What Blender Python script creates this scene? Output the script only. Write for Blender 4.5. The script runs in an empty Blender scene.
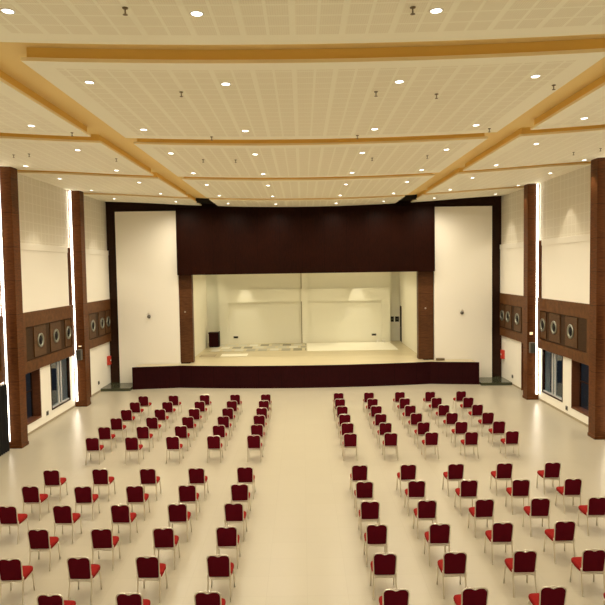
import bpy, bmesh, math, random
from mathutils import Vector, Matrix

random.seed(7)
S = bpy.context.scene
COL = S.collection

# ------------------------------------------------------------------ camera
F = 630.0
PITCH, YAW, ROLL = 0.0544, -0.0005, 0.0155
EYE = Vector((0, 0, 6.4))
fw = Vector((math.sin(YAW)*math.cos(PITCH), math.cos(YAW)*math.cos(PITCH), -math.sin(PITCH)))
rt = Vector((math.cos(YAW), -math.sin(YAW), 0))
up = rt.cross(fw)
rt2 = math.cos(ROLL)*rt - math.sin(ROLL)*up
up2 = math.cos(ROLL)*up + math.sin(ROLL)*rt
cam = bpy.data.cameras.new('camera')
camo = bpy.data.objects.new('camera', cam)
COL.objects.link(camo)
m = Matrix((rt2, up2, -fw)).transposed().to_4x4()
m.translation = EYE
camo.matrix_world = m
cam.sensor_width = 36
cam.lens = F/605*36
cam.clip_end = 200
S.camera = camo

# ------------------------------------------------------------------ world, exposure
W = bpy.data.worlds.new('dusk')
S.world = W
W.use_nodes = True
bg = W.node_tree.nodes['Background']
bg.inputs[0].default_value = (0.16, 0.33, 0.42, 1)
bg.inputs[1].default_value = 0.33
S.view_settings.view_transform = 'Standard'
S.view_settings.look = 'None'
S.view_settings.gamma = 1
S.view_settings.exposure = 0.06

SPOT_W = 415.0          # every ceiling downlight
SPOT_COL = (1.0, 0.88, 0.665)
STAGE_W = 42.0
LED_E = 11.5
LED_COL = (1.0, 0.90, 0.74)

# ------------------------------------------------------------------ room numbers
XL, XR = -10.88, 11.12          # side wall planes
XC = 0.27
YB = -3.0                       # wall behind the viewer
YS = 35.2                       # wall that carries the stage opening
def cz(x):                      # the ceiling hangs lower along the middle of the hall
    d = abs(x-XC)
    return 9.74 + 0.0045*d*d - (0.011*(d-8)**2 if d > 8 else 0)
PILY = [8.7, 15.65, 22.65, 29.6]  # two nearest pairs unseen, added with their led lines to light the near hall

# ------------------------------------------------------------------ materials
def mat(name, col, rough=0.5, metal=0.0, spec=0.5, emit=None, estr=0.0):
    m = bpy.data.materials.new(name); m.use_nodes = True
    b = m.node_tree.nodes['Principled BSDF']
    b.inputs['Base Color'].default_value = (*col, 1)
    b.inputs['Roughness'].default_value = rough
    b.inputs['Metallic'].default_value = metal
    b.inputs['Specular IOR Level'].default_value = spec
    if emit:
        b.inputs['Emission Color'].default_value = (*emit, 1)
        b.inputs['Emission Strength'].default_value = estr
    return m

class NT:
    def __init__(s, m): s.t = m.node_tree; s.b = s.t.nodes['Principled BSDF']
    def n(s, typ, **k):
        nd = s.t.nodes.new(typ)
        for a, v in k.items(): setattr(nd, a, v)
        return nd
    def l(s, a, b): s.t.links.new(a, b)
    def math(s, op, a, b=None, c=None):
        nd = s.n('ShaderNodeMath', operation=op)
        for i, v in enumerate((a, b, c)):
            if v is None: continue
            if isinstance(v, (int, float)): nd.inputs[i].default_value = v
            else: s.l(v, nd.inputs[i])
        return nd.outputs[0]
    def mix(s, f, a, b):
        nd = s.n('ShaderNodeMix', data_type='RGBA')
        if isinstance(f, (int, float)): nd.inputs[0].default_value = f
        else: s.l(f, nd.inputs[0])
        for i, v in ((6, a), (7, b)):
            if isinstance(v, tuple): nd.inputs[i].default_value = (*v, 1)
            else: s.l(v, nd.inputs[i])
        return nd.outputs[2]
    def xyz(s):
        tc = s.n('ShaderNodeTexCoord'); sp = s.n('ShaderNodeSeparateXYZ')
        s.l(tc.outputs['Object'], sp.inputs[0])
        return tc.outputs['Object'], sp.outputs[0], sp.outputs[1], sp.outputs[2]

def wood(name, dark, light, scale, stretch, rough=0.4, spec=0.5, sheet=None):
    m = mat(name, light, rough, spec=spec); N = NT(m)
    o, x, y, z = N.xyz()
    mp = N.n('ShaderNodeMapping'); mp.inputs['Scale'].default_value = stretch
    N.l(o, mp.inputs[0])
    nz = N.n('ShaderNodeTexNoise'); nz.inputs['Scale'].default_value = scale
    nz.inputs['Detail'].default_value = 6; nz.inputs['Roughness'].default_value = 0.65
    nz.inputs['Distortion'].default_value = 0.33
    N.l(mp.outputs[0], nz.inputs[0])
    n2 = N.n('ShaderNodeTexNoise'); n2.inputs['Scale'].default_value = 0.45
    N.l(o, n2.inputs[0])
    cr = N.n('ShaderNodeValToRGB')
    cr.color_ramp.elements[0].position = 0.3; cr.color_ramp.elements[0].color = (*dark, 1)
    cr.color_ramp.elements[1].position = 0.72; cr.color_ramp.elements[1].color = (*light, 1)
    f = N.math('ADD', N.math('MULTIPLY', nz.outputs[0], 0.75), N.math('MULTIPLY', n2.outputs[0], 0.25))
    N.l(f, cr.inputs[0])
    c = cr.outputs[0]
    if sheet:                                  # veneer sheet joints along x or along height
        ax = x if sheet[0] == 'x' else z
        fr = N.math('FRACT', N.math('DIVIDE', ax, sheet[1]))
        ln = N.math('LESS_THAN', fr, 0.012)
        c = N.mix(ln, c, (dark[0]*.5, dark[1]*.5, dark[2]*.5))
    N.l(c, N.b.inputs['Base Color'])
    return m

M = {}
M['header_wood'] = wood('dark wenge veneer', (0.005, 0.0011, 0.0006), (0.023, 0.0048, 0.0020), 6, (6, 1, .6), 0.42, .07, ('x', 1.22))
M['apron_wood'] = wood('dark wenge apron', (0.013, 0.0016, 0.0026), (0.030, 0.0035, 0.0048), 6, (5, 1, .8), 0.4, .07, ('x', 1.22))
M['frame_wood'] = wood('dark frame veneer', (0.015, 0.006, 0.003), (0.050, 0.018, 0.009), 5, (1, 1, 6), 0.5, .15)
M['pillar_wood'] = wood('red brown veneer', (0.038, 0.012, 0.0035), (0.18, 0.060, 0.015), 5, (.8, .8, 7), 0.42, .15, ('z', 1.22))
M['jamb_wood'] = wood('opening jamb veneer', (0.040, 0.015, 0.006), (0.15, 0.062, 0.024), 5, (.8, .8, 7), 0.42, .15, ('z', 1.22))
M['band_wood'] = wood('brown panelling veneer', (0.070, 0.026, 0.008), (0.165, 0.070, 0.024), 5, (5, .8, .8), 0.45, .15)
M['inset_wood'] = wood('dark inset veneer', (0.028, 0.012, 0.005), (0.060, 0.028, 0.011), 5, (1, 1, 5), 0.5, .15)
M['square_wood'] = wood('walnut square veneer', (0.050, 0.023, 0.009), (0.125, 0.060, 0.025), 5, (1, 1, 6), 0.45, .2)
M['reveal_wood'] = wood('window reveal veneer', (0.075, 0.024, 0.009), (0.17, 0.058, 0.022), 5, (1, 1, 5), 0.45, .4)
M['plaster'] = mat('cream wall paint', (0.875, 0.845, 0.765), 0.6, spec=.3)
M['stage_plaster'] = mat('stage wall paint', (0.90, 0.89, 0.79), 0.6, spec=.3)
M['stage_side'] = mat('stage side wall paint', (0.88, 0.86, 0.76), 0.65, spec=.3)
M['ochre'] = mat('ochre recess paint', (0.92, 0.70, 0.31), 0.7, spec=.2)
M['ochre_shaded'] = mat('ochre recess paint with painted shade', (0.90, 0.61, 0.17), 0.7, spec=.2)  # shade of the channel sides put into the ochre
M['board_edge'] = mat('board edge', (0.97, 0.84, 0.54), 0.6, spec=.2)
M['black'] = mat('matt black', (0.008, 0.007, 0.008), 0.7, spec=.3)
M['metal'] = mat('brushed chrome', (0.74, 0.70, 0.62), 0.28, 1.0)
M['ring'] = mat('satin silver ring', (0.30, 0.31, 0.27), 0.38, .85)
M['mesh_grey'] = mat('grey speaker mesh', (0.12, 0.11, 0.09), 0.6)
M['speaker_cloth'] = mat('speaker cloth', (0.06, 0.058, 0.045), 0.7)
M['bronze'] = mat('dull bronze', (0.20, 0.15, 0.09), 0.4, .8)
M['green_stone'] = mat('dark green polished stone', (0.052, 0.058, 0.034), 0.18)
M['red_plastic'] = mat('red plastic', (0.55, 0.04, 0.02), 0.4)
M['white_plastic'] = mat('white plastic', (0.85, 0.83, 0.78), 0.4)
M['frame_white'] = mat('pale aluminium', (0.75, 0.74, 0.74), 0.35, .2)
M['led'] = mat('led diffuser', (0.9, 0.9, 0.9), 0.5, emit=LED_COL, estr=LED_E)
M['lamp'] = mat('downlight lens', (0.9, 0.9, 0.9), 0.5, emit=(1, .95, .82), estr=9)
M['amber'] = mat('amber lamp lens', (0.9, 0.8, 0.6), 0.5, emit=(1, .68, .34), estr=1.1)
M['white_cover'] = mat('white floor covering', (0.84, 0.82, 0.72), 0.28)
M['brown_and_shade'] = mat('grey brown paint and painted shade', (0.34, 0.28, 0.19), 0.6)  # plain grey brown, also used for painted shadow lines

# fabric
def fabric(name, c1, c2, sheen):
    m = mat(name, c1, 0.9, spec=.06); N = NT(m)
    o, x, y, z = N.xyz()
    nz = N.n('ShaderNodeTexNoise'); nz.inputs['Scale'].default_value = 60; nz.inputs['Detail'].default_value = 4
    N.l(o, nz.inputs[0])
    N.l(N.mix(nz.outputs[0], c1, c2), N.b.inputs['Base Color'])
    N.b.inputs['Sheen Weight'].default_value = sheen
    N.b.inputs['Sheen Roughness'].default_value = .4
    N.b.inputs['Sheen Tint'].default_value = (1, .12, .12, 1)
    bp = N.n('ShaderNodeBump'); bp.inputs['Strength'].default_value = .15
    N.l(nz.outputs[0], bp.inputs['Height']); N.l(bp.outputs[0], N.b.inputs['Normal'])
    return m
M['seat_fabric'] = fabric('red seat velvet', (0.19, 0.009, 0.008), (0.27, 0.015, 0.013), .0)
M['back_fabric'] = fabric('crimson back velvet', (0.068, 0.0022, 0.0070), (0.105, 0.0035, 0.011), .0)

# ceiling board: squares of fine perforation between plain strips, inside a plain border
def board(name, plain, perf, axes, pitch, off, border=None, dots=True):
    m = mat(name, plain, 0.7, spec=.2); N = NT(m)
    o, x, y, z = N.xyz()
    A = {'x': x, 'y': y, 'z': z}
    u, v = A[axes[0]], A[axes[1]]
    def band(c, p, o_, w):
        fr = N.math('FRACT', N.math('DIVIDE', N.math('SUBTRACT', c, o_), p))
        d = N.math('ABSOLUTE', N.math('SUBTRACT', fr, .5))      # .5 on the line
        return N.math('LESS_THAN', d, .5 - w/p/2)
    k = N.math('MULTIPLY', band(u, pitch, off[0], .045), band(v, pitch, off[1], .04))
    k = N.math('MULTIPLY', k, band(u, pitch*2, off[0], .085))
    if border:                                 # (u0,u1,v0,v1) perforated zone only
        for c, a, op in ((u, border[0], 'GREATER_THAN'), (u, border[1], 'LESS_THAN'), (v, border[2], 'GREATER_THAN'), (v, border[3], 'LESS_THAN')):
            k = N.math('MULTIPLY', k, N.math(op, c, a))
    col = N.mix(k, plain, perf)
    if dots:
        q = .032
        du = N.math('ABSOLUTE', N.math('SUBTRACT', N.math('FRACT', N.math('DIVIDE', u, q)), .5))
        dv = N.math('ABSOLUTE', N.math('SUBTRACT', N.math('FRACT', N.math('DIVIDE', v, q)), .5))
        dd = N.math('LESS_THAN', N.math('ADD', N.math('MULTIPLY', du, du), N.math('MULTIPLY', dv, dv)), .055)
        col = N.mix(N.math('MULTIPLY', N.math('MULTIPLY', dd, k), .15), col, (0.30, 0.22, 0.12))
    N.l(col, N.b.inputs['Base Color'])
    return m
C_PLAIN, C_PERF = (0.98, 0.955, 0.80), (0.915, 0.875, 0.715)
M['acoustic'] = board('perforated wall board', (0.82, 0.785, 0.69), (0.77, 0.73, 0.63), 'yz', .38, (0, .1))

# floor tiles
def floor_mat():
    m = mat('polished cream tiles', (0.8, 0.7, 0.5), 0.3); N = NT(m)
    o, x, y, z = N.xyz()
    br = N.n('ShaderNodeTexBrick')
    br.offset = 0.0; br.offset_frequency = 1
    N.l(o, br.inputs['Vector'])
    br.inputs['Scale'].default_value = 1
    br.inputs['Brick Width'].default_value = .8; br.inputs['Row Height'].default_value = .8
    br.inputs['Mortar Size'].default_value = .004; br.inputs['Mortar Smooth'].default_value = .3
    br.inputs['Color1'].default_value = (0.415, 0.376, 0.290, 1)
    br.inputs['Color2'].default_value = (0.403, 0.364, 0.279, 1)
    br.inputs['Mortar'].default_value = (0.36, 0.32, 0.24, 1)
    nz = N.n('ShaderNodeTexNoise'); nz.inputs['Scale'].default_value = .5; nz.inputs['Detail'].default_value = 5
    N.l(o, nz.inputs[0])
    N.l(N.mix(N.math('MULTIPLY', nz.outputs[0], .12), br.outputs[0], (0.45, 0.41, 0.33)), N.b.inputs['Base Color'])
    N.b.inputs['Roughness'].default_value = .30
    N.b.inputs['Specular IOR Level'].default_value = .5
    return m
M['floor'] = floor_mat()
def stage_floor_mat():
    m = mat('stage boards', (0.72, 0.62, 0.40), 0.3); N = NT(m)
    o, x, y, z = N.xyz()
    nz = N.n('ShaderNodeTexNoise'); nz.inputs['Scale'].default_value = 2
    mp = N.n('ShaderNodeMapping'); mp.inputs['Scale'].default_value = (.15, 1, 1)
    N.l(o, mp.inputs[0]); N.l(mp.outputs[0], nz.inputs[0])
    N.l(N.mix(nz.outputs[0], (0.42, 0.36, 0.225), (0.53, 0.46, 0.31)), N.b.inputs['Base Color'])
    return m
M['stage_floor'] = stage_floor_mat()
def rug_mat():
    m = mat('patterned mat', (0.5, 0.5, 0.4), 0.4); N = NT(m)
    o, x, y, z = N.xyz()
    br = N.n('ShaderNodeTexBrick'); br.offset = .37; N.l(o, br.inputs[0])
    br.inputs['Scale'].default_value = 1
    br.inputs['Brick Width'].default_value = .75; br.inputs['Row Height'].default_value = 1.2
    br.inputs['Mortar Size'].default_value = .10; br.inputs['Bias'].default_value = .15
    br.inputs['Color1'].default_value = (0.84, 0.83, 0.75, 1); br.inputs['Color2'].default_value = (0.13, 0.12, 0.075, 1)
    br.inputs['Mortar'].default_value = (0.52, 0.47, 0.33, 1)
    N.l(br.outputs[0], N.b.inputs['Base Color'])
    return m
M['rug'] = rug_mat()
def glass_mat():
    m = mat('window glass', (0.75, 0.88, 0.95), 0.02); N = NT(m)
    N.b.inputs['Transmission Weight'].default_value = 1.0
    N.b.inputs['IOR'].default_value = 1.45
    return m
M['glass'] = glass_mat()
M['night_ground'] = mat('paving outside', (0.05, 0.06, 0.07), .8)

# ------------------------------------------------------------------ mesh helpers
def link(name, bm, material, parent=None, smooth=False):
    me = bpy.data.meshes.new(name)
    bmesh.ops.recalc_face_normals(bm, faces=bm.faces[:])
    bm.to_mesh(me); bm.free()
    mats = material if isinstance(material, (list, tuple)) else [material]
    for q in mats: me.materials.append(M[q])
    if smooth:
        me.shade_smooth()
    o = bpy.data.objects.new(name, me); COL.objects.link(o)
    if parent: o.parent = parent
    return o

def box(bm, x0, x1, y0, y1, z0, z1, bev=0.0, mi=0):
    vs = [bm.verts.new(p) for p in ((x0,y0,z0),(x1,y0,z0),(x1,y1,z0),(x0,y1,z0),(x0,y0,z1),(x1,y0,z1),(x1,y1,z1),(x0,y1,z1))]
    fs = [bm.faces.new([vs[i] for i in f]) for f in ((0,3,2,1),(4,5,6,7),(0,1,5,4),(1,2,6,5),(2,3,7,6),(3,0,4,7))]
    for f in fs: f.material_index = mi
    if bev:
        es = list({e for f in fs for e in f.edges})
        bmesh.ops.bevel(bm, geom=es, offset=bev, segments=2, affect='EDGES', profile=.6)
    return bm
def B(*a, **k): return box(bmesh.new(), *a, **k)

def tube(bm, pts, r, n=8, cap=True):
    pts = [Vector(p) for p in pts]
    rings = []
    prev = None
    for i, p in enumerate(pts):
        a = pts[max(i-1, 0)]; b = pts[min(i+1, len(pts)-1)]
        t = (b-a).normalized()
        if prev is None:
            ref = Vector((1, 0, 0)) if abs(t.x) < .8 else Vector((0, 1, 0))
        else: ref = prev
        nrm = (ref - t*ref.dot(t)).normalized(); prev = nrm
        bn = t.cross(nrm)
        rings.append([bm.verts.new(p + r*(math.cos(2*math.pi*k/n)*nrm + math.sin(2*math.pi*k/n)*bn)) for k in range(n)])
    for a, b in zip(rings, rings[1:]):
        for k in range(n): bm.faces.new((a[k], a[(k+1)%n], b[(k+1)%n], b[k]))
    if cap:
        bm.faces.new(rings[0][::-1]); bm.faces.new(rings[-1])
    return bm

def lathe(bm, prof, n=20, axis='z', c=(0, 0, 0)):
    c = Vector(c); rings = []
    for r, h in prof:
        ring = []
        for k in range(n):
            a = 2*math.pi*k/n; u, v = r*math.cos(a), r*math.sin(a)
            p = {'z': Vector((u, v, h)), 'x': Vector((h, u, v)), 'y': Vector((u, h, v))}[axis]
            ring.append(bm.verts.new(c+p))
        rings.append(ring)
    for a, b in zip(rings, rings[1:]):
        for k in range(n): bm.faces.new((a[k], a[(k+1)%n], b[(k+1)%n], b[k]))
    bm.faces.new(rings[0][::-1]); bm.faces.new(rings[-1])
    return bm

def prism(bm, pts, z0, z1, mi=0):
    a = [bm.verts.new((x, y, z0)) for x, y in pts]; b = [bm.verts.new((x, y, z1)) for x, y in pts]
    bm.faces.new(a[::-1]).material_index = mi; bm.faces.new(b).material_index = mi
    n = len(pts)
    for i in range(n): bm.faces.new((a[i], a[(i+1)%n], b[(i+1)%n], b[i])).material_index = mi
    return bm

def struct(o): o['kind'] = 'structure'; return o
def tag(o, label, cat, group=None):
    o['label'] = label; o['category'] = cat
    if group: o['group'] = group
    return o
def thing(name, label, cat, loc=(0, 0, 0), group=None):
    o = bpy.data.objects.new(name, None); COL.objects.link(o); o.location = loc
    o.empty_display_size = .1
    return tag(o, label, cat, group)
def dup(root, loc, label, group=None):
    r = root.copy(); COL.objects.link(r); r.location = loc; r['label'] = label
    if group: r['group'] = group
    for ch in root.children:
        c = ch.copy(); COL.objects.link(c); c.parent = r
        for g in ch.children:
            d = g.copy(); COL.objects.link(d); d.parent = c
    return r
ORD = ['first', 'second', 'third', 'fourth', 'fifth', 'sixth', 'seventh', 'eighth', 'added ninth', 'added tenth', 'eleventh', 'twelfth']  # ninth and tenth name only the added downlight rows

# ================================================================== the setting
struct(link('floor', B(XL-.4, XR+.4, YB-.3, 45.5, -.3, 0), 'floor'))
struct(link('wall_back', B(XL-.4, XR+.4, YB-.3, YB, 0, 11.3), 'plaster'))
# upper structure above the hung ceiling
struct(link('ceiling', B(XL-.4, XR+.4, YB-.3, YS+.3, 11.0, 11.3), 'plaster'))

# hung ceiling boards, 14 cm thick, curved across; recess top above the channels
CH = .24            # channel depth
LX = (-5.43, -4.53); RX = (5.10, 5.97)
CY = [(-3.0, 2.6), (3.35, 9.6), (10.46, 16.55), (17.35, 23.45), (24.2, 30.45), (31.2, 34.55)]
XS = [(XL, LX[0]), (LX[1], RX[0]), (RX[1], XR)]
def curved(bm, x0, x1, y0, y1, zb, zt, mi=(0, 1), n=None, inset=0.0):
    """slab following cz(x): zb/zt are offsets; mi=(underside material, edge material)"""
    n = n or max(2, int((x1-x0)/.6))
    rows = []
    for i in range(n+1):
        x = x0+(x1-x0)*i/n
        z = cz(x)
        rows.append([bm.verts.new(p) for p in ((x, y0, z+zb), (x, y1, z+zb), (x, y1, z+zt), (x, y0, z+zt))])
    for a, b in zip(rows, rows[1:]):
        for k in range(4):
            f = bm.faces.new((a[k], b[k], b[(k+1)%4], a[(k+1)%4]))
            f.material_index = mi[0] if k == 0 else mi[1]
    bm.faces.new(rows[0]).material_index = mi[1]; bm.faces.new(rows[-1][::-1]).material_index = mi[1]
    return bm
bi = 0
for ci, (y0, y1) in enumerate(CY):
    for si, (x0, x1) in enumerate(XS):
        if y1 < 3: dots = False
        else: dots = True
        nm = 'board_%d_%d' % (ci, si)
        bx0 = x0+(.42 if si else .05); bx1 = x1-(.42 if si < 2 else .05)
        M[nm] = board(nm, C_PLAIN, C_PERF if si == 1 else (0.94, 0.905, 0.755), 'xy', .352, (-.085, y1-.36-.352*20), (bx0, bx1, y0+.36, y1-.36), dots)
        bm = curved(bmesh.new(), x0, x1, y0, y1, 0, .06)
        struct(link('ceiling', bm, [nm, 'board_edge']))
        # channel sides in ochre darkened to paint in shade, standing a little behind the board edge
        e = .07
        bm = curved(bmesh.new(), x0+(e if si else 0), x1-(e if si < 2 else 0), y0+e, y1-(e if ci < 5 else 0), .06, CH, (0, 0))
        struct(link('ceiling', bm, 'ochre_shaded'))
bm = curved(bmesh.new(), XL, XR, YB, 33.2, CH, CH+.08, (0, 0), 30)
struct(link('ceiling', bm, 'ochre'))
# black slabs paint the dark void at the long channel ends before the header
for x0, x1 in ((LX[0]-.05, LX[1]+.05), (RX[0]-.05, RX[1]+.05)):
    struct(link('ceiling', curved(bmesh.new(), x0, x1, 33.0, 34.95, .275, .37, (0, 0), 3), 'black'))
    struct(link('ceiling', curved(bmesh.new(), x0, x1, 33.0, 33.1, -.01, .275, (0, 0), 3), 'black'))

# side walls with their openings
TH = .38
def side_wall(sgn):
    X = XL if sgn < 0 else XR
    x0, x1 = (X-TH, X) if sgn < 0 else (X, X+TH)
    bm = bmesh.new()
    if sgn < 0:
        op = [(19.75, 22.0, 0, 2.5), (23.4, 25.75, .42, 2.5), (26.85, 29.02, .46, 2.5), (30.4, 31.85, 0, 2.5)]
    else:
        op = [(19.75, 22.0, 0, 2.5), (23.4, 25.95, .42, 2.5), (26.85, 29.15, .46, 2.5), (30.4, 31.95, 0, 2.5)]
    y = YB
    for a, b, z0, z1 in op:
        box(bm, x0, x1, y, a, 0, 2.5)
        if z0 > 0: box(bm, x0, x1, a, b, 0, z0)
        y = b
    box(bm, x0, x1, y, 36, 0, 2.5)
    box(bm, x0, x1, YB, 36, 2.5, 11.0)
    return bm, op
for sgn, side in ((-1, 'left'), (1, 'right')):
    bm, op = side_wall(sgn)
    struct(link('wall_'+side, bm, 'plaster'))
    X = XL if sgn < 0 else XR
    def sx(a, b): return (X+min(-sgn*a, -sgn*b), X+max(-sgn*a, -sgn*b))   # depths measured into the room
    # baseboard strip, darkened to paint in the thin shadow at the wall foot
    y = YB
    bm = bmesh.new()
    for a, b, z0, z1 in op+[(34.9, 35, 0, 0)]:
        if z0 > 0: continue
        box(bm, *sx(0, .015), y, a, 0, .09); y = b
    struct(link('baseboard_'+side, bm, 'brown_and_shade'))
    # openings
    for k, (a, b, z0, z1) in enumerate(op):
        door = z0 == 0
        o = bpy.data.objects.new(('door_' if door else 'window_')+str(k+1), None); COL.objects.link(o); struct(o)
        o.location = (X, (a+b)/2, z0)
        bm = bmesh.new()
        yc = (a+b)/2
        def lb(d0, d1, ya, yb, za, zb):
            q = sx(d0, d1); box(bm, q[0]-X, q[1]-X, ya-yc, yb-yc, za-z0, zb-z0)
        deep = k != 2
        fm = 'reveal_wood' if deep else 'frame_wood'
        t = .07 if deep else .05
        d0 = -.36 if deep else -.12
        out = .02
        lb(d0, out, a, a+t, z0, z1); lb(d0, out, b-t, b, z0, z1); lb(d0, out, a+t, b-t, z1-t, z1)
        if not door: lb(d0, out, a+t, b-t, z0, z0+t)
        link('door_frame' if door else 'window_frame', bm, fm, o)
        dp = -.33 if deep else -.08
        if not deep:
            bm = bmesh.new()
            for yy in (a+.95, a+1.25): lb(dp-.02, dp+.05, yy-.035, yy+.035, z0+t, z1-t)  # second bar stands in for an led line reflected in the glass
            lb(dp-.02, dp+.05, a+t, b-t, z0+t, z0+t+.05)
            link('mullion_and_reflection', bm, 'frame_white', o)
        else:
            bm = bmesh.new()
            yy = (a+b)/2
            lb(dp-.02, dp+.04, a+t, a+t+.05, z0+t*(not door), z1-t); lb(dp-.02, dp+.04, b-t-.05, b-t, z0+t*(not door), z1-t)
            lb(dp-.02, dp+.04, yy-.03, yy+.03, z0+t*(not door), z1-t)
            lb(dp-.02, dp+.04, a+t, b-t, 1.55, 1.60)
            link('sash', bm, 'frame_wood', o)
        bm = bmesh.new()
        lb(dp-.005, dp+.005, a+t, b-t, z0+t*(not door), z1-t)
        link('pane', bm, 'glass', o)
struct(link('ground', B(-40, XL-.42, -3, 60, -.35, -.3), 'night_ground'))
struct(link('ground', B(XR+.42, 40, -3, 60, -.35, -.3), 'night_ground'))

# stage wall: dark wood backing around the opening
bm = bmesh.new()
box(bm, XL, -6.35, YS, YS+.25, 0, 11.0)
box(bm, 6.70, XR, YS, YS+.25, 0, 11.0)
box(bm, -6.35, 6.70, YS, YS+.25, 6.25, 11.0)
struct(link('wall_front', bm, 'frame_wood'))
# stage room
SZ = 1.2
SB = 43.7
struct(link('wall_stage_left', B(-6.75, -6.50, YS+.25, 42.6, 0, 7.2), 'stage_side'))
struct(link('wall_stage_right', B(6.78, 7.0, YS+.25, 43.2, 0, 7.2), 'stage_side'))
bm = bmesh.new()
box(bm, 6.78, 7.0, 43.2, 44.1, 3.68, 7.2); box(bm, 6.78, 7.0, 44.1, 44.9, 0, 7.2)
struct(link('wall_stage_right', bm, 'stage_side'))
bm = bmesh.new()
box(bm, -5.86, 6.10, SB, SB+.9, 0, 7.2)
box(bm, -8.2, -5.86, SB+.75, SB+.95, 0, 7.2)
box(bm, 6.10, 7.6, SB+.45, SB+.65, 0, 7.2)
box(bm, -8.4, -8.2, 41.0, SB+.95, 0, 7.2); box(bm, -8.4, -6.75, 40.8, 41.0, 0, 7.2)
struct(link('wall_stage_back', bm, 'stage_plaster'))
struct(link('ceiling', B(-8.4, 7.8, YS+.25, SB+1, 7.2, 7.4), 'stage_plaster'))
# back wall mouldings: pilaster, inset panel surrounds
bm = bmesh.new()
box(bm, -.07, .32, SB-.35, SB, SZ, 7.2)
struct(link('trim_1', bm, 'stage_plaster'))
struct(link('trim_4', B(-.125, -.075, SB-.03, SB, SZ, 7.2), 'brown_and_shade'))  # dark strip painted in as the shadow gap beside the pilaster
for i, (a, b) in enumerate(((-5.30, -.07), (.32, 5.62))):
    bm = bmesh.new()
    box(bm, a-.5 if i == 0 else a, a+.13 if i == 0 else a, SB-.12, SB, SZ, 4.1) if i == 0 else None
    if i == 1: box(bm, b-.13, b+.42, SB-.12, SB, SZ, 4.1)
    box(bm, a-.5 if i == 0 else a, b if i == 0 else b+.42, SB-.12, SB, 4.1, 4.98)
    struct(link('trim_%d' % (i+2), bm, 'stage_plaster'))
# dark doorway on the right of the stage
dd = bpy.data.objects.new('door_6', None); COL.objects.link(dd); struct(dd); dd.location = (6.9, 43.65, SZ)
link('door_leaf', B(-.10, .02, -.45, .45, 0, 2.48), 'black', dd)
link('door_handle', tube(bmesh.new(), [(-.17, -.3, 1.0), (-.2, -.3, 1.0), (-.2, -.18, 1.0)], .012), 'metal', dd)

# stage platform with bowed front
def arc(n=16):
    pts = []
    for i in range(n+1):
        t = i/n; x = -6.75+(6.88+6.75)*t
        pts.append((x, 34.02-.62*(1-(2*t-1)**2)))
    return pts
front = [(-9.25, 33.68)]+arc()+[(9.43, 33.62)]
inner = [(x, y+.12) for x, y in front]
st = bpy.data.objects.new('stage_platform', None); COL.objects.link(st)
tag(st, 'raised stage platform with a bowed dark wood apron under the proscenium', 'stage')
bm = bmesh.new()
for i in range(len(front)-1):
    prism(bm, [front[i], front[i+1], inner[i+1], inner[i]], 0, SZ+.002)
link('apron', bm, 'apron_wood', st)
bm = bmesh.new()
prism(bm, [(x, y+.13) for x, y in arc()]+[(6.88, 34.85), (-6.75, 34.85)], 0.0, SZ)
box(bm, -6.34, 6.69, 34.85, 35.46, .01, SZ); box(bm, -6.49, 6.77, 35.46, SB-.002, .01, SZ); box(bm, -8.19, -6.49, 42.61, SB-.002, .01, SZ); box(bm, -8.19, -5.87, SB-.002, SB+.74, .01, SZ); box(bm, 6.11, 6.77, SB-.002, SB+.44, .01, SZ)
link('stage_floor', bm, 'stage_floor', st)
bm = bmesh.new()
prism(bm, [(-9.13, 33.82), (-6.76, 34.15), (-6.76, 34.85), (-9.13, 34.85)], 0, SZ)
link('wing_top', bm, 'stage_floor', st)
bm = bmesh.new()
prism(bm, [(6.89, 34.15), (9.31, 33.76), (9.31, 34.85), (6.89, 34.85)], 0, SZ)
link('wing_top', bm, 'stage_floor', st)

# header over the stage
hd = link('stage_header', B(-6.87, 7.28, 34.62, 35.0, 6.12, 9.78), 'header_wood')
tag(hd, 'large dark wood header panel above the stage opening', 'panel')
# brown jambs of the opening
for x0, x1, s in ((-6.93, -6.16, 'left'), (6.42, 7.26, 'right')):
    p = thing('stage_pillar', 'brown horizontal grain pillar at the %s side of the stage opening' % s, 'pillar', ((x0+x1)/2, 35.1, 0), 'stage opening pillars')
    w = (x1-x0)/2
    link('shaft', B(-w, w, -.10, .35, SZ+.035, 6.12), 'jamb_wood', p)
    bm = lathe(bmesh.new(), [(.045, -.13), (.05, -.10), (.03, -.135)][::-1], 12, 'y', (-.02, 0, 4.07))
    link('knob', bm, 'metal', p)
# tall white panels on both sides
for x0, x1, s in ((-10.28, -6.88, 'left'), (7.30, 10.50, 'right')):
    p = thing('tall_wall_panel', 'tall plain cream wall panel %s of the stage' % s, 'wall panel', ((x0+x1)/2, 34.95, 0), 'tall cream panels beside the stage')
    w = (x1-x0)/2
    link('panel_face', B(-w, w, -.05, .2, .15, 9.66, bev=.01), 'plaster', p)
    k = thing('wall_speaker_dome', 'small round grey dome fixture on the cream panel %s of the stage' % s, 'wall fixture', (-8.55 if x0 < 0 else 8.82, 34.9, 3.85 if x0 < 0 else 3.80), 'round fixtures on the tall cream panels')
    link('dome', lathe(bmesh.new(), [(.03, -.12), (.085, -.09), (.10, -.02), (.10, -.0)], 16, 'y'), 'mesh_grey', k, True)
    link('bracket', B(-.02, .02, -.05, 0, .08, .22, bev=.005), 'metal', k)
# green stone steps
for x0, x1, s in ((XL+.02, -9.27, 'left'), (9.45, XR-.02, 'right')):
    o = link('entry_step', B(x0, x1, 33.30, 35.18, 0, .15, bev=.012), 'green_stone')
    tag(o, 'low dark green stone step in the %s corner beside the stage' % s, 'step', 'green stone corner steps')

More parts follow.
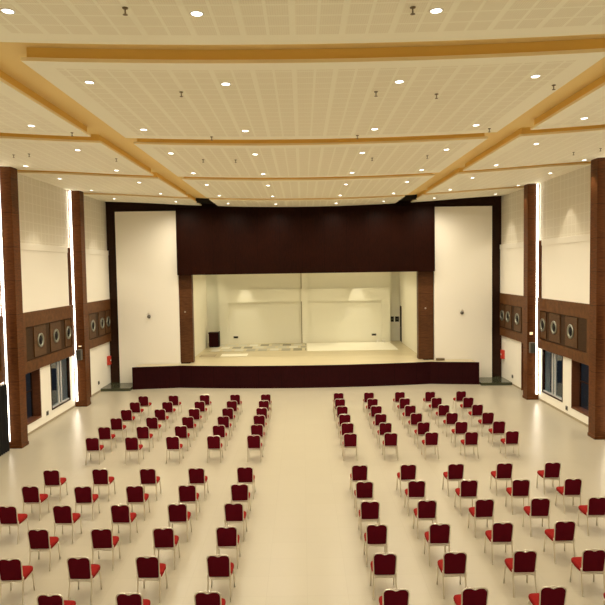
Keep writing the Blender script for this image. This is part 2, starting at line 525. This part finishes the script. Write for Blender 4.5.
# ------------------------------------------------------------------ side wall furnishings
BW = {'left': [(24.62-.3, 22.65+.55)], 'right': []}
def place(sgn, side):
    X = XL if sgn < 0 else XR
    def sx(a, b): return (min(-sgn*a, -sgn*b), max(-sgn*a, -sgn*b))
    bays = [('added unseen, nearest the camera', 16.25, 22.57), ('between both visible pillars', 23.2, 29.52), ('beside the stage', 30.15, 35.15)]
    for k, (where, y0, y1) in enumerate(bays):
        yc = (y0+y1)/2
        # upper cream panel
        p = thing('upper_wall_panel', 'cream upper wall panel on the %s wall, bay %s' % (side, where), 'wall panel', (X, yc, 4.85), 'cream upper wall panels')
        link('panel_face', B(*sx(0, .10), y0-yc, y1-yc-(.50 if k < 2 else 0), 0, 2.42), 'plaster', p)
        link('ledge', B(*sx(0, .125), y0-yc, y1-yc-(.50 if k < 2 else 0), 2.42, 2.69, bev=.01), 'plaster', p)
        # perforated board above
        ye = y1-yc-(.06 if k < 2 else 0)
        a = thing('acoustic_wall_board', 'perforated grid board high on %s wall, bay %s' % (side, where), 'wall panel', (X, yc, 7.54), 'perforated upper wall boards')
        link('board_face', B(*sx(0, .04), y0-yc, ye, 0, cz(X)-7.54), 'acoustic', a)
        # wood panelling band
        w = thing('wood_wall_panelling', 'brown wood panelling band, %s wall bay %s' % (side, where), 'wall panelling', (X, yc, 0), 'wood panelling bands')
        z0, z1 = 2.50, 4.85
        i0, i1 = 2.92, 4.27
        yi0, yi1 = y0+1.15 if k != 2 else 31.55, (29.2 if k == 1 else (22.25 if k == 0 else 35.1))
        if k == 0: yi0 = y0+1.15
        bm = bmesh.new()
        for ya, yb, za, zb in ((y0, y1, z0, i0), (y0, y1, i1, z1), (y0, yi0, i0, i1), (yi1, y1, i0, i1)):
            if yb-ya > .01: box(bm, *sx(0, .12), ya-yc, yb-yc, za, zb)
        link('panelling_frame', bm, 'band_wood', w)
        link('inset', B(*sx(0, .05), yi0-yc, yi1-yc, i0, i1), 'inset_wood', w)
        if sgn < 0: ys = {0: [18.74, 20.4, 21.95-.3], 1: [25.74, 27.38, 28.82], 2: [32.22, 33.70, 34.75]}[k]
        else: ys = {0: [18.8, 20.5, 21.7], 1: [25.88, 27.60, 28.90], 2: [32.34, 33.80, 34.78]}[k]
        for j, yy in enumerate(ys):
            hw = .58 if k < 2 else .50
            if j == 2: hw = .36
            q = thing('round_wall_vent', 'silver ringed round vent, %s of three, %s wall bay %s' % (ORD[j], side, where), 'vent', (X, yy, 3.62), 'round vents in the wood panelling')
            link('backing_square', B(*sx(.051, .085), -hw, min(hw, .58), -.63, .60, bev=.006), 'square_wood', q)
            pr = [(.29, .086), (.30, .12), (.265, .14), (.205, .115), (.195, .09)]
            if sgn > 0: pr = [(r, -h) for r, h in pr]
            bm = bmesh.new()
            n = 28; rings = [[bm.verts.new((h, r*math.cos(2*math.pi*t/n), r*math.sin(2*math.pi*t/n))) for t in range(n)] for r, h in pr]
            for ra, rb in zip(rings, rings[1:]):
                for t in range(n): bm.faces.new((ra[t], ra[(t+1)%n], rb[(t+1)%n], rb[t]))
            rg = link('ring', bm, 'ring', q, True)
            pr = [(.20, .086), (.20, .096), (.09, .10), (.07, .13), (.02, .14)]
            if sgn > 0: pr = [(r, -h) for r, h in pr]
            link('grille', lathe(bmesh.new(), pr, 24, 'x'), 'black', rg)
    # pillars with led lines
    for j, yy in enumerate(PILY):
        where = ['added unseen, nearest the camera', 'added unseen, second from the camera', 'at the edge of the picture', 'nearer the stage'][j]
        lab = 'tall red brown wood veneer pillar on the %s wall, %s' % (side, where)
        if j in (0, 1): lab = 'tall wood veneer pillar on the %s wall, %s' % (side, where)
        p = thing('wall_pillar', lab, 'pillar', (X, yy, 0), 'wood veneer wall pillars')
        link('shaft', B(*sx(0, .55), 0, .55, .12, cz(X-sgn*-0)-.005, bev=.008), 'pillar_wood', p)
        link('plinth', B(*sx(0, .57), -.02, .57, 0, .12), 'pillar_wood', p)
        l = thing('led_light_line', 'vertical white led line glowing on the %s wall pillar %s' % (side, where), 'light', (X, yy, 0), 'vertical led lines on pillars')
        link('diffuser', B(*sx(.085, .135), -.06, -.022, .28, cz(X)-.05), 'led', l)
        link('channel', B(*sx(.055, .165), -.022, -.0005, .26, cz(X)-.03), 'frame_white', l)
        # slim wooden fin on the wall in front of the led line
        if j >= 2:
            f = link('wood_fin', B(*sx(0, .16), -.05, .05, 0, 2.65, bev=.008), 'reveal_wood')
            tag(f, 'slim wood fin on the %s wall by pillar %s' % (side, where), 'trim', 'slim wood fins')
            f.location = (X, yy-.43, 4.86)
for sgn, side in ((-1, 'left'), (1, 'right')): place(sgn, side)

# speakers on the far pillars
for X, s, nm in ((-10.56, 1, 'left'), (10.76, -1, 'right')):
    o = thing('wall_speaker', 'small grey loudspeaker on the %s pillar nearer the stage' % nm, 'speaker', (X, 29.6, 2.25), 'small loudspeakers on pillars')
    link('cabinet', B(-.13, .13, -.24, -.04, 0, .5, bev=.02), 'mesh_grey', o)
    link('grille', B(-.105, .105, -.252, -.235, .03, .47, bev=.004), 'speaker_cloth', o)
    link('bracket', B(-.04, .04, -.05, 0, .15, .35), 'metal', o)
    o = thing('indicator_lamp', 'small amber lamp glowing above the loudspeaker on the %s pillar' % nm, 'lamp', (X+s*.02, 29.6, 2.86 if s > 0 else 3.1), 'amber lamps on pillars')
    hh = .04 if s > 0 else .10
    link('housing', B(-.07, .07, -.06, 0, 0, hh*1.3, bev=.008), 'white_plastic', o)
    link('lens', B(-.055, .055, -.075, -.06, .01, hh*1.2, bev=.003), 'amber', o)
# black curtain drawn to the side of the near left doorway
bm = bmesh.new()
N_ = 48; ra, rb_ = [], []
pts = [(.07+.045*math.sin(i/N_*2*math.pi*7), -.55+1.1*i/N_) for i in range(N_+1)]
outl = [(x+.02, y) for x, y in pts]+[(x-.02, y) for x, y in pts[::-1]]
prism(bm, outl, .02, 2.42)
cu = thing('door_curtain', 'black curtain hanging beside the left pillar at the picture edge', 'curtain', (XL+.14, 21.85, 0))
link('cloth', bm, 'black', cu)
link('rail', tube(bmesh.new(), [(.06, -.62, 2.45), (.06, .62, 2.45)], .015), 'bronze', cu)
# red alarm boxes beside the steps
for X, s, nm in ((XL, 1, 'left'), (XR, -1, 'right')):
    o = thing('fire_alarm_box', 'red fire equipment box on the %s wall beside the stage corner' % nm, 'alarm box', (X, 34.75, 1.22), 'red boxes in the stage corners')
    link('casing', B(min(0, s*.16), max(0, s*.16), -.14, .14, 0, .48, bev=.015), 'red_plastic', o)
    link('cover', B(min(s*.16, s*.175), max(s*.16, s*.175), -.05, .05, .20, .28, bev=.004), 'white_plastic', o)
for X, y, z, s, w in ((XL, 33.07, .42, 1, 'left wall near the green step'), (XL, 26.35, .36, 1, 'left wall below the gap between windows'), (XR, 26.40, .22, -1, 'right wall below the gap between windows'), (XR, 33.3, .38, -1, 'right wall near the green step')):
    o = thing('wall_socket', 'small dark wall socket low on the '+w, 'socket', (X, y, z), 'dark sockets low on the walls')
    link('plate', B(min(0, s*.03), max(0, s*.03), -.09, .09, 0, .18, bev=.008), 'mesh_grey', o)
    link('outlet', B(min(s*.03, s*.045), max(s*.03, s*.045), -.05, .05, .04, .14, bev=.004), 'black', o)

# ------------------------------------------------------------------ on the stage
o = thing('wooden_lectern', 'dark wooden lectern box standing in the left rear corner of the stage', 'lectern', (-5.97, 42.1, SZ+.021))
link('body', B(-.34, .30, -.3, .3, .06, .92, bev=.01), 'apron_wood', o)
link('top', B(-.37, .33, -.33, .33, .92, .98, bev=.01), 'header_wood', o)
link('plinth', B(-.32, .28, -.28, .28, 0, .06), 'black', o)
link('side_panel', B(.302, .345, -.28, .28, .02, 1.04, bev=.008), 'black', o)
o = link('patterned_mat', B(-6.1, .18, 39.7, 43.35, SZ+.001, SZ+.02), 'rug')
tag(o, 'grey and white patterned mat lying across the left rear of the stage', 'mat')
o = link('white_floor_sheet', B(.24, 5.95, 39.3, 43.45, SZ+.001, SZ+.02), 'white_cover')
tag(o, 'plain glossy white floor sheet on the right rear of the stage', 'floor covering')
for x0, x1, y0, y1, w in ((-5.0, -3.4, 37.4, 38.5, 'pale rectangular sheet lying on the left front of the stage floor'), (-6.25, -5.3, 37.4, 38.3, 'darker sheet lying by the left side wall of the stage')):
    o = link('floor_sheet', B(x0, x1, y0, y1, SZ+.001, SZ+.012), 'white_cover' if x0 > -5.1 else 'stage_floor')
    if x0 < -5.1: o.data.materials[0] = M['brown_and_shade']
    tag(o, w, 'sheet')
for x, z, s in ((-4.70, 1.60, 'left'), (4.92, 1.64, 'right')):
    o = thing('stage_socket', 'small dark socket box low on the stage back wall, %s half' % s, 'socket', (x, SB, z), 'socket boxes on the stage back wall')
    link('plate', B(-.16, .16, -.05, 0, 0, .14, bev=.01), 'mesh_grey', o)
    link('outlet', B(-.11, .11, -.065, -.05, .03, .11, bev=.004), 'black', o)
for x, s in ((6.24, 'left'), (6.60, 'right')):
    o = thing('switch_panel', 'black square switch panel beside the stage doorway, %s of the pair' % s, 'switch panel', (x, SB+.45, 2.55), 'black switch panels by the stage doorway')
    link('plate', B(-.13, .13, -.04, 0, 0, .36, bev=.008), 'black', o)
    link('button', B(-.05, .05, -.055, -.04, .12, .24, bev=.004), 'mesh_grey', o)
for x, s in ((5.15, 'left'), (5.55, 'right')):
    o = link('white_box', B(-.09, .09, -.12, .12, 0, .16, bev=.01), 'white_plastic')
    tag(o, 'tiny white box on the stage floor by the back wall, %s of two' % s, 'box', 'tiny white boxes'); o.location = (x, 43.3, SZ+.021)
# small box on the left stage edge
o = link('floor_box', B(-.22, .22, -.12, .12, 0, .12, bev=.01), 'bronze')
tag(o, 'small dull box on the right wing of the stage apron', 'box'); o.location = (7.55, 34.6, SZ)

# ------------------------------------------------------------------ downlights
def make_downlight(name, label, group):
    d = thing(name, label, 'ceiling light', (0, 0, 0), group)
    bm = bmesh.new()
    n = 20; pr = [(.095, .0), (.092, -.009), (.074, -.010), (.069, -.004), (.062, .03)]
    rings = [[bm.verts.new((r*math.cos(2*math.pi*t/n), r*math.sin(2*math.pi*t/n), h)) for t in range(n)] for r, h in pr]
    for ra, rb in zip(rings, rings[1:]):
        for t in range(n): bm.faces.new((ra[t], ra[(t+1)%n], rb[(t+1)%n], rb[t]))
    link('trim_ring', bm, 'white_plastic', d, True)
    link('lens', lathe(bmesh.new(), [(.070, -.008), (.070, -.003)], 20, 'z'), 'lamp', d)
    return d
cols = [(-9.68, 0), (-6.5, 1), (-3.79, 1), (-1.33, 1), (1.81, 1), (4.28, 1), (6.92, 1), (10.25, 0)]
rows = [1.7, 5.2, 8.45, 11.60, 15.50, 18.65, 22.48, 25.60, 29.42, 32.95]  # first two rows out of view, added to light the near hall
wallname = ['against the left wall', 'in the left side bay', 'left outer of the middle bay', 'left inner of the middle bay', 'right inner of the middle bay', 'right outer of the middle bay', 'in the right side bay', 'against the right wall']
sp = bpy.data.lights.new('downlight_beam', 'SPOT')
sp.energy = SPOT_W; sp.color = SPOT_COL; sp.spot_size = math.radians(165); sp.spot_blend = 1.0; sp.shadow_soft_size = .09
spw = bpy.data.lights.new('wall_downlight_beam', 'SPOT')
spw.energy = SPOT_W*.48; spw.color = SPOT_COL; spw.spot_size = math.radians(62); spw.spot_blend = .25; spw.shadow_soft_size = .09
def beam_data(wall, ri, side=False):
    base = spw if wall else sp
    if wall: return base
    k = 'near' if ri < 4 else ('stage' if ri > 7 else 'mid')
    if k == 'mid' and not side: return base
    nm = 'downlight_beam_'+k+('_side' if side else '')
    d = bpy.data.lights.get(nm)
    if not d:
        d = base.copy(); d.name = nm; d.energy = base.energy*{'near': .50, 'mid': 1, 'stage': 1.45}[k]*(1.35 if side else 1)
    return d
dl = None
for ri, y in enumerate(rows):
    for ci, (x, _) in enumerate(cols):
        yy = y+.10*(x/6.5)*.5
        if ci == 7: yy += .45
        z = cz(x)
        fromstage = len(rows)-1-ri
        lab = 'small round recessed downlight, %s row from the stage, %s' % (ORD[fromstage], wallname[ci])
        if dl is None:
            dl = make_downlight('recessed_downlight', lab, 'recessed ceiling downlights')
            cur = dl; dl.location = (x, yy, z)
        else:
            cur = dup(dl, (x, yy, z), lab)
        tl = math.atan(2*.0045*(x-XC))
        cur.rotation_euler = (0, -tl, 0)
        L = bpy.data.objects.new('beam', beam_data(ci in (0, 7), ri, ci in (1, 6)))
        beams = globals().setdefault('BEAMS', [])
        beams.append((L, cur, tl))
for L, cur, tl in BEAMS:
    COL.objects.link(L); L.parent = cur; L.location = (0, 0, -.02); L.rotation_euler = (0, tl, 0)

# stage downlights (under the stage ceiling, out of sight behind the header)
st_l = bpy.data.lights.new('stage_beam', 'SPOT')
st_l.energy = STAGE_W*6; st_l.color = (1, .86, .56); st_l.spot_size = math.radians(110); st_l.spot_blend = .6; st_l.shadow_soft_size = .1
st_w = bpy.data.lights.new('stage_wall_beam', 'SPOT')
st_w.energy = STAGE_W*12; st_w.color = (1, .88, .62); st_w.spot_size = math.radians(39); st_w.spot_blend = .4; st_w.shadow_soft_size = .08
sd = None
for i, (x, y, kind) in enumerate([(x, y, 0) for y in (36.6, 38.8, 41.2) for x in (-4.8, -1.6, 1.8, 5.0)]+[(-3.95, 42.9, 1), (3.8, 42.9, 1), (-7.1, 42.4, 0)]):  # last lamp is unseen, added to brighten the left alcove
    lab = 'round downlight in the stage ceiling, spot %s from the left in the %s row' % (ORD[i % 4], ['front', 'middle', 'rear', 'part-added back'][i//4])
    if sd is None:
        sd = make_downlight('stage_downlight', lab, 'stage ceiling downlights'); cur = sd; cur.location = (x, y, 7.2)
    else: cur = dup(sd, (x, y, 7.2), lab)
    L = bpy.data.objects.new('beam', st_w if kind else st_l)
    STB = globals().setdefault('STB', []); STB.append((L, cur))
for L, cur in STB:
    COL.objects.link(L); L.parent = cur; L.location = (0, 0, -.02)

# sprinklers hanging from the ceiling
spk = None
for i, (x, y, where) in enumerate([(-2.22, 8.27, 'left half of the nearest middle bay'), (1.48, 8.34, 'right half of the nearest middle bay'),
        (-2.24, 12.13, 'left half of the second middle bay'), (1.46, 12.24, 'right half of the second middle bay'), (4.88, 12.3, 'right edge of the second middle bay'),
        (2.68, 12.54, 'second middle bay right of its centre sprinkler'), (-5.75, 12.11, 'left side bay, nearest'), (-9.04, 20.08, 'left side bay near the pillar, outer'), (-8.42, 19.77, 'left side bay near the pillar, inner'),
        (-5.75, 16.09, 'left side bay at the cross channel'), (-5.75, 19.87, 'left side bay beside the long channel'), (9.0, 21.0, 'right side bay near the pillar, inner'), (9.7, 20.6, 'right side bay near the pillar, outer'),
        (4.75, 16.03, 'right edge of the second middle bay by the cross channel'), (1.45, 16.2, 'rear of the second middle bay, right'), (-2.25, 16.2, 'rear of the second middle bay, left'),
        (-3.0, 19.6, 'third middle bay, left'), (-2.0, 19.6, 'third middle bay, left inner'), (2.2, 19.6, 'third middle bay, right'), (3.9, 19.6, 'third middle bay, far right')]):
    lab = 'small bronze ceiling sprinkler, ' + where
    if spk is None:
        spk = thing('ceiling_sprinkler', lab, 'sprinkler', (x, y, cz(x)), 'ceiling sprinklers')
        link('escutcheon', lathe(bmesh.new(), [(.04, 0), (.035, -.012), (.012, -.02)], 14), 'bronze', spk, True)
        link('stem', tube(bmesh.new(), [(0, 0, -.015), (0, 0, -.085)], .010), 'bronze', spk)
        link('deflector', lathe(bmesh.new(), [(.01, -.075), (.032, -.085), (.032, -.09), (.01, -.095)], 14), 'bronze', spk)
        cur = spk
    else: cur = dup(spk, (x, y, cz(x)), lab)

# ------------------------------------------------------------------ chairs
def back_outline(w, z0, z1, notch=.022):
    """closed outline of the backrest (x, z): round shoulders, shallow dip in the middle of the top"""
    pts = []
    r = .085
    rb = .03
    for k in range(5):
        a = math.pi+k/4*math.pi/2
        pts.append((-w+.012+rb+rb*math.cos(a), z0+rb+rb*math.sin(a)))
    for k in range(5):
        a = 1.5*math.pi+k/4*math.pi/2
        pts.append((w-.012-rb+rb*math.cos(a), z0+rb+rb*math.sin(a)))
    for k in range(7):
        a = k/6*math.pi/2
        pts.append((w-r+r*math.cos(a), z1-r+r*math.sin(a)))
    for k in range(1, 10):
        t = k/10; x = (w-r)*(1-2*t)
        d = max(0, 1-abs(x)/.075)
        pts.append((x, z1-notch*(d*d*(3-2*d))))
    for k in range(7):
        a = math.pi/2+k/6*math.pi/2
        pts.append((-w+r+r*math.cos(a), z1-r+r*math.sin(a)))
    return pts
TILT = math.radians(9)
def backp(x, z, d):                     # point on the tilted back: d = towards the viewer
    zz = z-.44
    return (x, -.185-zz*math.sin(TILT)-d*math.cos(TILT), .44+zz*math.cos(TILT)-d*math.sin(TILT)*-1)
def make_chair(label):
    c = thing('banquet_chair', label, 'chair', (0, 0, 0), 'red banquet chairs in rows')
    # backrest: padded slab
    bm = bmesh.new()
    layers = [(-.028, .90), (-.020, .985), (0, 1.0), (.014, .985), (.020, .93)]
    O = back_outline(.212, .455, .905)
    cx, czz = 0, .68
    rings = []
    for d, s in layers:
        rings.append([bm.verts.new(backp(cx+(x-cx)*s, czz+(z-czz)*s, d)) for x, z in O])
    n = len(O)
    for a, b in zip(rings, rings[1:]):
        for k in range(n): bm.faces.new((a[k], a[(k+1)%n], b[(k+1)%n], b[k]))
    bm.faces.new(rings[0][::-1]); bm.faces.new(rings[-1])
    link('backrest', bm, 'back_fabric', c, True)
    # chrome frame round the back with the small hand grip in the dip
    O2 = back_outline(.222, .445, .918, .030)
    bm = bmesh.new()
    seq = [backp(x, z, 0) for x, z in O2]
    tube(bm, seq+[seq[0]], .0125, 6, cap=False)
    tube(bm, [backp(x, z, .0) for x, z in ((-.065, .905), (-.045, .925), (0, .931), (.045, .925), (.065, .905))], .008, 6)
    link('back_frame', bm, 'metal', c, True)
    # seat cushion
    bm = bmesh.new()
    nx = 10
    def ring(s, z, dy=0):
        out = []
        a, b = .235*s, .250*s
        N = 28
        for k in range(N):
            t = 2*math.pi*k/N; ct, stn = math.cos(t), math.sin(t)
            e = .32
            out.append(bm.verts.new((a*math.copysign(abs(ct)**e, ct)*(1-.06*(stn < 0)*abs(stn)), .075+b*math.copysign(abs(stn)**e, stn), z)))
        return out
    R = [ring(.94, .415), ring(1.0, .43), ring(1.02, .465), ring(.99, .495), ring(.92, .510), ring(.5, .518)]
    n = len(R[0])
    for a, b in zip(R, R[1:]):
        for k in range(n): bm.faces.new((a[k], a[(k+1)%n], b[(k+1)%n], b[k]))
    bm.faces.new(R[0][::-1]); bm.faces.new(R[-1])
    link('seat', bm, 'seat_fabric', c, True)
    bm = bmesh.new()
    fr = [(-.205, -.18, .405), (-.215, .25, .405), (-.17, .29, .405), (.17, .29, .405), (.215, .25, .405), (.205, -.18, .405)]
    tube(bm, fr+[fr[0]], .011, 6, cap=False)
    link('seat_frame', bm, 'metal', c, True)
    for s in (-1, 1):
        bm = bmesh.new()
        tube(bm, [(s*.212, .25, .405), (s*.222, .265, .36), (s*.227, .275, .22), (s*.233, .29, .015)], .0165, 8)
        lathe(bm, [(.016, 0), (.017, .02), (.013, .03)], 8, 'z', (s*.233, .29, 0))
        link('leg', bm, 'metal', c, True)
        bm = bmesh.new()
        tube(bm, [backp(s*.222, .52, 0), backp(s*.221, .46, 0), (s*.216, -.185, .40), (s*.215, -.19, .33), (s*.218, -.215, .20), (s*.224, -.265, .015)], .0165, 8)
        lathe(bm, [(.016, 0), (.017, .02), (.013, .03)], 8, 'z', (s*.224, -.265, 0))
        link('leg', bm, 'metal', c, True)
    return c

SEATS = [
    (0, -5, -7.063, 27.389), (0, -4, -5.747, 27.425), (0, -3, -4.388, 27.431), (0, -2, -3.035, 27.431), (0, -1, -1.694, 27.371),
    (0, 1, 1.511, 27.419), (0, 2, 2.851, 27.425), (0, 3, 4.203, 27.425), (0, 4, 5.537, 27.401), (0, 5, 6.889, 27.401),
    (1, -5, -7.099, 26.13), (1, -4, -5.727, 26.086), (1, -3, -4.384, 26.086), (1, -2, -3.042, 26.086), (1, -1, -1.688, 26.046),
    (1, 1, 1.499, 26.112), (1, 2, 2.853, 26.086), (1, 3, 4.193, 26.086), (1, 4, 5.533, 26.086), (1, 5, 6.853, 26.058),
    (2, -5, -7.081, 24.722), (2, -4, -5.727, 24.711), (2, -3, -4.384, 24.711), (2, -2, -3.042, 24.711), (2, -1, -1.688, 24.686),
    (2, 1, 1.505, 24.74), (2, 2, 2.853, 24.711), (2, 3, 4.193, 24.711), (2, 4, 5.533, 24.711), (2, 5, 6.853, 24.68),
    (3, -5, -7.057, 23.314), (3, -4, -5.727, 23.349), (3, -3, -4.384, 23.349), (3, -2, -3.042, 23.349), (3, -1, -1.7, 23.41),
    (3, 1, 1.511, 23.356), (3, 2, 2.853, 23.349), (3, 3, 4.193, 23.349), (3, 4, 5.533, 23.349), (3, 5, 6.865, 23.314),
    (4, -5, -7.081, 21.981), (4, -4, -5.727, 21.982), (4, -3, -4.384, 21.982), (4, -2, -3.042, 21.982), (4, -1, -1.688, 21.993),
    (4, 1, 1.511, 22.023), (4, 2, 2.853, 21.982), (4, 3, 4.193, 21.982), (4, 4, 5.533, 21.982), (4, 5, 6.859, 21.957),
    (5, -5, -7.051, 20.583), (5, -4, -5.735, 20.577), (5, -3, -4.382, 20.583), (5, -2, -3.029, 20.589), (5, -1, -1.688, 20.583),
    (5, 1, 1.505, 20.601), (5, 2, 2.857, 20.607), (5, 3, 4.203, 20.619), (5, 4, 5.513, 20.577), (5, 5, 6.877, 20.619),
    (6, -5, -7.075, 17.241), (6, -4, -5.717, 17.265), (6, -3, -4.388, 17.229), (6, -2, -3.029, 17.211), (6, -1, -1.682, 17.241),
    (6, 1, 1.511, 17.253), (6, 2, 2.857, 17.253), (6, 3, 4.179, 17.241), (6, 4, 5.537, 17.241), (6, 5, 6.871, 17.241),
    (7, -5, -7.087, 15.943), (7, -4, -5.711, 15.859), (7, -3, -4.376, 15.847), (7, -2, -3.041, 15.841), (7, -1, -1.7, 15.859),
    (7, 1, 1.517, 15.907), (7, 2, 2.857, 15.907), (7, 3, 4.191, 15.889), (7, 4, 5.531, 15.877), (7, 5, 6.865, 15.889),
    (8, -5, -7.039, 14.579), (8, -4, -5.741, 14.567), (8, -3, -4.37, 14.549), (8, -2, -3.035, 14.555), (8, -1, -1.694, 14.543),
    (8, 1, 1.511, 14.537), (8, 2, 2.851, 14.543), (8, 3, 4.203, 14.555), (8, 4, 5.531, 14.561), (8, 5, 6.877, 14.567),
    (9, -4, -5.741, 13.206), (9, -3, -4.388, 13.188), (9, -2, -3.059, 13.176), (9, -1, -1.712, 13.188), (9, 1, 1.511, 13.188),
    (9, 2, 2.851, 13.176), (9, 3, 4.203, 13.194), (9, 4, 5.537, 13.212), (10, -4, -5.723, 11.833), (10, -3, -4.388, 11.851),
    (10, -2, -3.065, 11.851), (10, -1, -1.7, 11.851), (10, 1, 1.505, 11.827), (10, 2, 2.851, 11.827), (10, 3, 4.203, 11.845),
    (10, 4, 5.537, 11.845), (11, -3, -4.384, 10.472), (11, -2, -3.042, 10.472), (11, -1, -1.7, 10.472), (11, 1, 1.512, 10.472),
    (11, 2, 2.853, 10.472), (11, 3, 4.193, 10.472), (11, 4, 5.533, 10.472),
]
proto = None
for r, cc, x, y in SEATS:
    side = 'left' if cc < 0 else 'right'
    seat = abs(cc)-1
    if r < 6: blk, rr = 'stage-side', r
    else: blk, rr = 'near', r-6
    lab = 'red banquet chair, %s %s block, %s row from the stage, %s from the centre aisle' % (blk, side, ORD[rr], ORD[seat])
    loc = (x, y+.24, 0)
    grp = 'red chairs in the %s %s block' % (blk, side)
    if proto is None:
        proto = make_chair(lab); cur = proto; cur.location = loc; cur['group'] = grp
    else:
        cur = dup(proto, loc, lab, grp)
    cur.rotation_euler = (0, 0, math.radians(random.uniform(-2.0, 2.0)))
